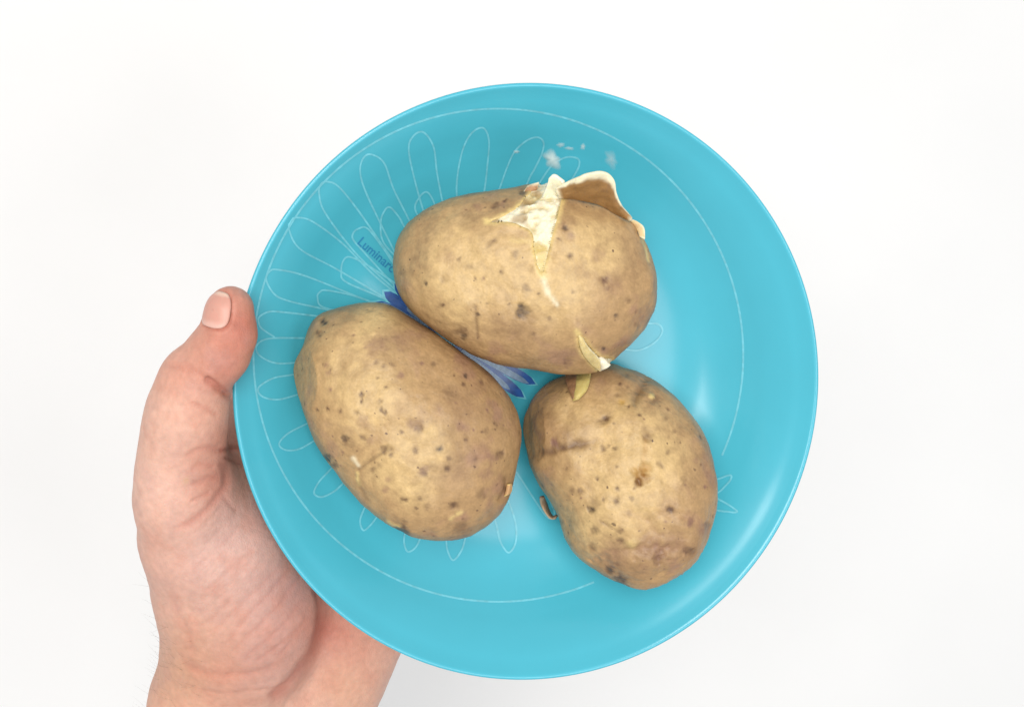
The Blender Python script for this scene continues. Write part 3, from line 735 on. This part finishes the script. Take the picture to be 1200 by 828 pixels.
# thumb
chain([(251, 760, -30, 62), (246, 690, -21, 62), (226, 630, -13, 58), (213, 578, -5, 51), (212, 545, -1, 45.5), (215, 510, 3, 43.5), (220, 478, 7, 41.5), (230, 447, 9, 38.5)], 7)
chain([(233, 440, 10, 39), (257, 412, 13, 36), (268, 390, 14.5, 31.5), (270, 363, 14.5, 28)], 2.6)
# bony lump outside the thumb joint, web to the index finger
chain([(282, 560, -30, 36), (290, 505, -33, 36), (312, 440, -41, 32)], 8)
cone(hp(209, 443, 10), pxr(18, 10), hp(214, 436, 10), pxr(18, 10), 5)
chain([(240, 560, -16, 34), (300, 530, -34, 36)], 14)
# fingers under the plate
chain([(318, 500, -40, 38), (372, 350, -41.5, 33), (418, 262, -41, 30), (452, 205, -38.5, 25)], 4)
chain([(392, 505, -48, 38), (470, 345, -42.5, 33), (525, 258, -41.5, 30), (560, 205, -40, 25)], 4)
chain([(448, 540, -50, 36), (545, 390, -43, 31), (605, 310, -42.5, 28), (640, 262, -41, 24)], 4)
chain([(500, 590, -50, 33), (585, 480, -43, 27), (635, 425, -42.5, 25), (668, 388, -41.5, 22)], 4)
# skin gives way to the plate it carries
gx, gy, gz = AX[0][:, None, None] - PC[0] * 1e3, AX[1][None, :, None] - PC[1] * 1e3, AX[2][None, None, :] - PC[2] * 1e3
zp = (gx * PN[0] + gy * PN[1] + gz * PN[2]).astype(np.float32)
rp = np.sqrt(np.maximum(gx ** 2 + gy ** 2 + gz ** 2 - zp ** 2, 0)).astype(np.float32)
full = np.vstack([outer[7:8], outer[6::-1], [[0.0912, -0.0016], [0.0908, -0.0006]]]) * 1e3   # (r, z) rising outer wall
rw = np.interp(zp, full[:, 1], full[:, 0]).astype(np.float32)
bowl = np.maximum(np.maximum((rp - rw) * 0.8, zp + 0.6), -29.7 - zp)
kk = 1.0
na = -bowl + 0.12
h = np.maximum(kk - np.abs(FLD - na), 0) / kk
FLD = np.maximum(FLD, na) + h * h * kk * 0.25
del gx, gy, gz, zp, rp, bowl, na, h

def surface_nets(F):
    n = np.array(F.shape); ins = F < 0
    cnt = sum(ins[a:n[0] - 1 + a, b:n[1] - 1 + b, c:n[2] - 1 + c].astype(np.int8) for a in (0, 1) for b in (0, 1) for c in (0, 1))
    act = np.argwhere((cnt > 0) & (cnt < 8))
    ids = np.full(n - 1, -1, np.int32); ids[tuple(act.T)] = np.arange(len(act))
    cor = {}
    for a in (0, 1):
        for b in (0, 1):
            for c in (0, 1): cor[(a, b, c)] = F[act[:, 0] + a, act[:, 1] + b, act[:, 2] + c]
    acc = np.zeros((len(act), 3)); num = np.zeros(len(act))
    for k0 in cor:
        for ax in range(3):
            if k0[ax]: continue
            k1 = list(k0); k1[ax] = 1; k1 = tuple(k1)
            f0, f1 = cor[k0], cor[k1]; m = (f0 < 0) != (f1 < 0)
            t = f0[m] / (f0[m] - f1[m]); p = np.tile(np.array(k0, float), (m.sum(), 1)); p[:, ax] += t
            acc[m] += p; num[m] += 1
    V = act + acc / num[:, None]
    Q = []
    for ax in range(3):
        o1, o2 = (ax + 1) % 3, (ax + 2) % 3
        sl0 = [slice(None)] * 3; sl1 = [slice(None)] * 3; sl0[ax] = slice(0, -1); sl1[ax] = slice(1, None)
        A, Bm = ins[tuple(sl0)], ins[tuple(sl1)]
        e = np.argwhere(A != Bm); e = e[(e[:, o1] > 0) & (e[:, o2] > 0) & (e[:, o1] < n[o1] - 1) & (e[:, o2] < n[o2] - 1)]
        flip = ~A[tuple(e.T)]
        def idc(d1, d2):
            c = e.copy(); c[:, o1] -= d1; c[:, o2] -= d2; return ids[tuple(c.T)]
        q = np.stack([idc(1, 1), idc(0, 1), idc(0, 0), idc(1, 0)], 1)
        q[flip] = q[flip][:, ::-1]; Q.append(q)
    Q = np.vstack(Q); Q = Q[(Q >= 0).all(1)]
    return V, Q

HV, HF = surface_nets(FLD)
HV = lo_b + HV * H
# light relaxation removes voxel steps
E2 = np.vstack([HF[:, [0, 1]], HF[:, [1, 2]], HF[:, [2, 3]], HF[:, [3, 0]]])
deg = np.bincount(E2.ravel(), minlength=len(HV)).astype(float)
def relax(A, n, f=0.5):
    for _ in range(n):
        s = np.stack([np.bincount(E2[:, 0], A[E2[:, 1], k], len(A)) + np.bincount(E2[:, 1], A[E2[:, 0], k], len(A)) for k in range(A.shape[1])], 1)
        A = A + f * (s / deg[:, None] - A)
    return A
HV = relax(HV, 3)
def vnormals(V):
    fn = np.cross(V[HF[:, 2]] - V[HF[:, 0]], V[HF[:, 3]] - V[HF[:, 1]])
    vn = np.zeros_like(V)
    for k in range(4):
        for a in range(3): vn[:, a] += np.bincount(HF[:, k], fn[:, a], len(V))
    return vn / np.maximum(np.linalg.norm(vn, axis=1, keepdims=True), 1e-9)
VN = vnormals(HV)
hq = to_px(HV * 1e-3)
vis = sstep(-0.15, 0.15, VN[:, 2])
dsp = np.zeros(len(HV)); red = np.zeros(len(HV)); dark = np.zeros(len(HV))
creases = [  # polyline px, depth mm, width px, redness
 ([(267, 462), (258, 456), (249, 449), (243, 445)], 1.5, 3.4, .8), ([(241, 443), (226, 434), (210, 430), (196, 430)], .40, 2.6, .35),
 ([(255, 487), (245, 481), (235, 475), (222, 470)], .35, 2.2, .5), ([(230, 500), (222, 496), (212, 494)], .12, 2, .2),
 ([(256, 527), (240, 525), (228, 528), (216, 536)], .28, 3.2, .5), ([(251, 548), (236, 545), (222, 552)], .2, 3, .4),
 ([(258, 558), (245, 560), (232, 566), (222, 568)], .25, 3, .45), ([(266, 567), (257, 580), (247, 592), (237, 601), (222, 612), (206, 621)], .42, 3.4, .7),
 ([(247, 577), (236, 582), (222, 588)], .35, 2.0, .45), ([(262, 540), (264, 555), (266, 570)], .45, 4.5, .5), ([(278, 600), (270, 592), (262, 580)], .25, 2.2, .3),
 ([(256, 528), (268, 526), (288, 522)], .55, 2.4, 1.0), ([(262, 535), (275, 540), (290, 543)], .4, 2.4, .8),
 ([(372, 692), (376, 712), (375, 735), (368, 758), (355, 780), (338, 800), (322, 815)], .9, 5, .9),
 ([(214, 776), (236, 786), (262, 790), (295, 788), (325, 780)], .40, 4, .3), ([(200, 690), (210, 722), (222, 745), (226, 768)], .22, 3.0, .25),
 ([(222, 806), (260, 812), (310, 808), (350, 800)], .25, 2.5, .15), ([(395, 735), (404, 742), (410, 755)], .2, 2, .2),
 ([(345, 655), (320, 690), (290, 722), (262, 757)], .22, 1.9, .25), ([(352, 672), (330, 704), (300, 735), (270, 764)], .24, 1.9, .25),
 ([(330, 660), (300, 692), (270, 720), (244, 745)], .18, 1.9, .2), ([(356, 700), (335, 728), (310, 752), (285, 771)], .26, 1.9, .25), ([(350, 735), (325, 758), (298, 776)], .26, 1.9, .25),
 ([(300, 640), (270, 668), (240, 690)], .14, 1.9, .15), ([(285, 610), (255, 645), (225, 665)], .14, 1.9, .15), ([(272, 700), (250, 722), (232, 735)], .14, 1.9, .15), ([(360, 720), (345, 745), (328, 768)], .22, 1.9, .25),
]
wob = np.stack([noise3(HV, 0.12, 5), noise3(HV, 0.12, 6)], 1) * 1.5
for pts, dm, wpx, rd in creases:
    d, _, al = poly_dist(hq + wob, catmull(pts, 5), False)
    taper = np.clip(np.minimum(al, 1 - al) * 6 + 0.25, 0, 1) if dm < 0.8 else 1.0
    a = np.exp(-(d / wpx) ** 2) * vis * taper
    near = HV[:, 2] > -60
    dsp -= a * dm * near; dsp += np.exp(-((d / wpx - 2.2) / 0.9) ** 2) * vis * dm * 0.16 * taper
    red = np.maximum(red, np.exp(-(d / (wpx * 1.5)) ** 2) * vis * rd * taper); dark = np.maximum(dark, a * min(1, dm * 0.9))
dsp += 0.34 * fbm(HV, 0.075, 61, 2) * vis + 0.05 * fbm(HV, 0.4, 66, 2)
dsp += 0.06 * np.sin((hq[:, 0] * 0.72 + hq[:, 1] * 0.69) * 0.62 + 2.5 * noise3(HV, 0.09, 71)) * vis * (hq[:, 1] > 600) * sstep(-0.3, 0.5, noise3(HV, 0.08, 72))
# nail bed: rounded patch on the outer side of the thumb tip
tipc = hp(269, 376, 14.5); ax_a = hp(271, 352, 14.5) - hp(265, 398, 14); ax_a /= np.linalg.norm(ax_a)
nb = np.array([-0.62, 0.10, 0.78]); nb -= ax_a * (nb @ ax_a); nb /= np.linalg.norm(nb); nc = np.cross(ax_a, nb)
rel = HV - tipc; na_, nbb, ncc = rel @ ax_a, rel @ nb, rel @ nc
phi = np.arctan2(ncc, nbb) * 7.9
nshape = (np.abs((na_ - 3.6) / 5.0) ** 3.2 + np.abs(phi / 5.9) ** 3.2) ** (1 / 3.2)
nmask = (nbb > 0) & (np.abs(na_) < 14)
dsp -= np.where(nmask, 0.28 * np.exp(-((nshape - 1.0) / 0.10) ** 2) + 0.30 * sstep(1.0, 0.9, nshape), 0)
dsp += np.where(nmask, 0.22 * np.exp(-((nshape - 1.22) / 0.10) ** 2), 0)
HV2 = HV + VN * dsp[:, None]
VN2 = vnormals(HV2)
# skin colour: pale base, redder pads and joints, bluish-pink mound, yellower wrist; shade and highlights painted in
S_PALE = srgb(214, 168, 148); S_PINK = srgb(196, 134, 114); S_RED = srgb(172, 92, 76); S_MAUVE = srgb(180, 138, 130); S_YEL = srgb(202, 154, 124)
hc = np.tile(S_PALE, (len(HV), 1))
def blob(c2, x, y, r, w):
    global hc
    hc = mixc(hc, c2, np.exp(-((hq[:, 0] - x) ** 2 + (hq[:, 1] - y) ** 2) / r ** 2) * w)
blob(S_PINK, 268, 395, 52, 1.0); blob(S_RED, 286, 380, 32, .55); blob(S_RED, 268, 338, 18, .35); blob(S_RED, 262, 440, 30, .45); blob(S_PINK, 215, 440, 30, .6)
blob(S_MAUVE, 345, 690, 50, 1.0); blob(S_MAUVE, 310, 610, 40, .8); blob(S_MAUVE, 320, 760, 50, .7); blob(S_MAUVE, 275, 670, 95, .45); blob(S_PINK, 400, 740, 60, 1.0); blob(S_RED, 380, 735, 22, .55)  # mauve also paints the shade on the mound's plate side
blob(S_PINK, 270, 520, 34, 1.0); blob(S_RED, 255, 565, 22, .4); blob(S_PINK, 235, 560, 36, .6); blob(S_YEL, 215, 790, 60, .8); blob(srgb(190, 160, 90), 218, 563, 4, .6); blob(S_PINK, 265, 790, 40, .5); blob(S_YEL, 400, 810, 40, .5)
blob(srgb(226, 184, 166), 185, 570, 40, .7); blob(srgb(222, 178, 158), 200, 500, 36, .5); blob(srgb(216, 178, 166), 262, 650, 50, .6)  # painted highlights: outer side of the thumb, centre of the mound
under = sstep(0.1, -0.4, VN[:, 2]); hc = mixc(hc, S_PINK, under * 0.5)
m1 = fbm(HV, 0.11, 81, 3); m2 = fbm(HV, 0.45, 85, 3)
hc = mixc(hc, S_PINK, sstep(-0.1, 0.7, m1) * 0.32); hc = mixc(hc, S_MAUVE, sstep(0.0, 0.8, -m1) * 0.25)
hc *= (1 + 0.09 * m2)[:, None]
hc = mixc(hc, S_RED, np.clip(red * 0.55, 0, 1))
hc = mixc(hc, S_RED, np.where(nmask, np.exp(-((nshape - 1.05) / 0.08) ** 2) * 0.35, 0))
hand = empty('hand', hp(303, 1330, -66) * 1e-3)
tag(hand, 'bare left hand gripping the plate from below, thumb on its rim', 'hand')
ho = mesh_obj('palm_and_fingers', HV2 * 1e-3, HF, M_hand, col=np.clip(hc, 0.01, 0.95)); adopt(hand, ho)
# thumbnail: its own plate over the bed
sel = np.where(nmask & (nshape < 1.5))[0]
sa, sp_, sr_ = na_[sel], phi[sel], np.hypot(nbb, ncc)[sel]
sa0 = np.stack([np.ones_like(sa), sa, sp_, sa ** 2, sp_ ** 2, sa * sp_, sa ** 3, sp_ ** 3, sa ** 2 * sp_, sa * sp_ ** 2, sp_ ** 4], 1)
cf = np.linalg.lstsq(sa0, sr_, rcond=None)[0]
nvv, ncl, nff = [], [], []; NR, NA = 12, 56
for k in range(NR):
    t = k / (NR - 1)
    for i in range(NA):
        an = 2 * math.pi * i / NA; ca, sn = math.cos(an), math.sin(an)
        rr = t * 0.98 / (abs(ca) ** 3.2 + abs(sn) ** 3.2) ** (1 / 3.2)
        A1 = 3.6 + 5.0 * rr * ca; P1 = 5.9 * rr * sn
        rad = np.array([1, A1, P1, A1 ** 2, P1 ** 2, A1 * P1, A1 ** 3, P1 ** 3, A1 ** 2 * P1, A1 * P1 ** 2, P1 ** 4]) @ cf + 0.05 + 0.22 * (1 - t ** 3)
        nvv.append(tipc + ax_a * A1 + (nb * math.cos(P1 / 7.9) + nc * math.sin(P1 / 7.9)) * rad)
        e = (A1 - 3.6) / 5.0
        c_ = srgb(206, 152, 136); w1 = float(sstep(0.72, 0.86, e)); w2 = float(sstep(-0.5, -0.85, e)) * 0.7
        c_ = c_ * (1 - w1) + srgb(224, 190, 172) * w1; c_ = c_ * (1 - w2) + srgb(222, 182, 168) * w2
        ncl.append(c_)
        if k < NR - 1: nff.append((k * NA + i, (k + 1) * NA + i, (k + 1) * NA + (i + 1) % NA, k * NA + (i + 1) % NA))
no = mesh_obj('thumbnail', np.array(nvv) * 1e-3, nff, M_nail, col=np.array(ncl)); adopt(hand, no)
ms = no.modifiers.new('thickness', 'SOLIDIFY'); ms.thickness = 0.0004; ms.offset = -1
# fine hairs on the outer edge of the wrist
hv, hf = [], []
cand = np.where((hq[:, 1] > 660) & (hq[:, 1] < 860) & (hq[:, 0] < 262) & (VN2[:, 0] < -0.25) & (VN2[:, 2] > -0.55))[0]
hr = np.random.default_rng(3)
for i in hr.choice(cand, 90):
    if hr.random() > sstep(650, 800, hq[i, 1]) + 0.12: continue
    p0 = HV2[i]; dvec = VN2[i] * 0.55 + np.array([-0.25, hr.uniform(0.1, 0.9), hr.uniform(-0.2, 0.3)]); dvec /= np.linalg.norm(dvec)
    ln = hr.uniform(3, 7.5); bend = np.array([hr.uniform(-.4, .2), hr.uniform(-.2, .7), hr.uniform(-.4, .1)]); base = len(hv); sd = np.cross(dvec, [0, 0, 1]); sd /= np.linalg.norm(sd); s2 = np.cross(dvec, sd)
    for k in range(6):
        t = k / 5; c = p0 + dvec * ln * t + bend * ln * 0.35 * t * t - VN2[i] * 0.2; w = 0.022 * (1 - 0.8 * t)
        for a in (0, 2.094, 4.189): hv.append(c + (sd * math.cos(a) + s2 * math.sin(a)) * w)
    for k in range(5):
        for a in range(3): hf.append((base + k * 3 + a, base + k * 3 + (a + 1) % 3, base + k * 3 + 3 + (a + 1) % 3, base + k * 3 + 3 + a))
ha = mesh_obj('arm_hair', np.array(hv) * 1e-3, np.array(hf), M_hair); adopt(hand, ha); tag(ha, kind='stuff')
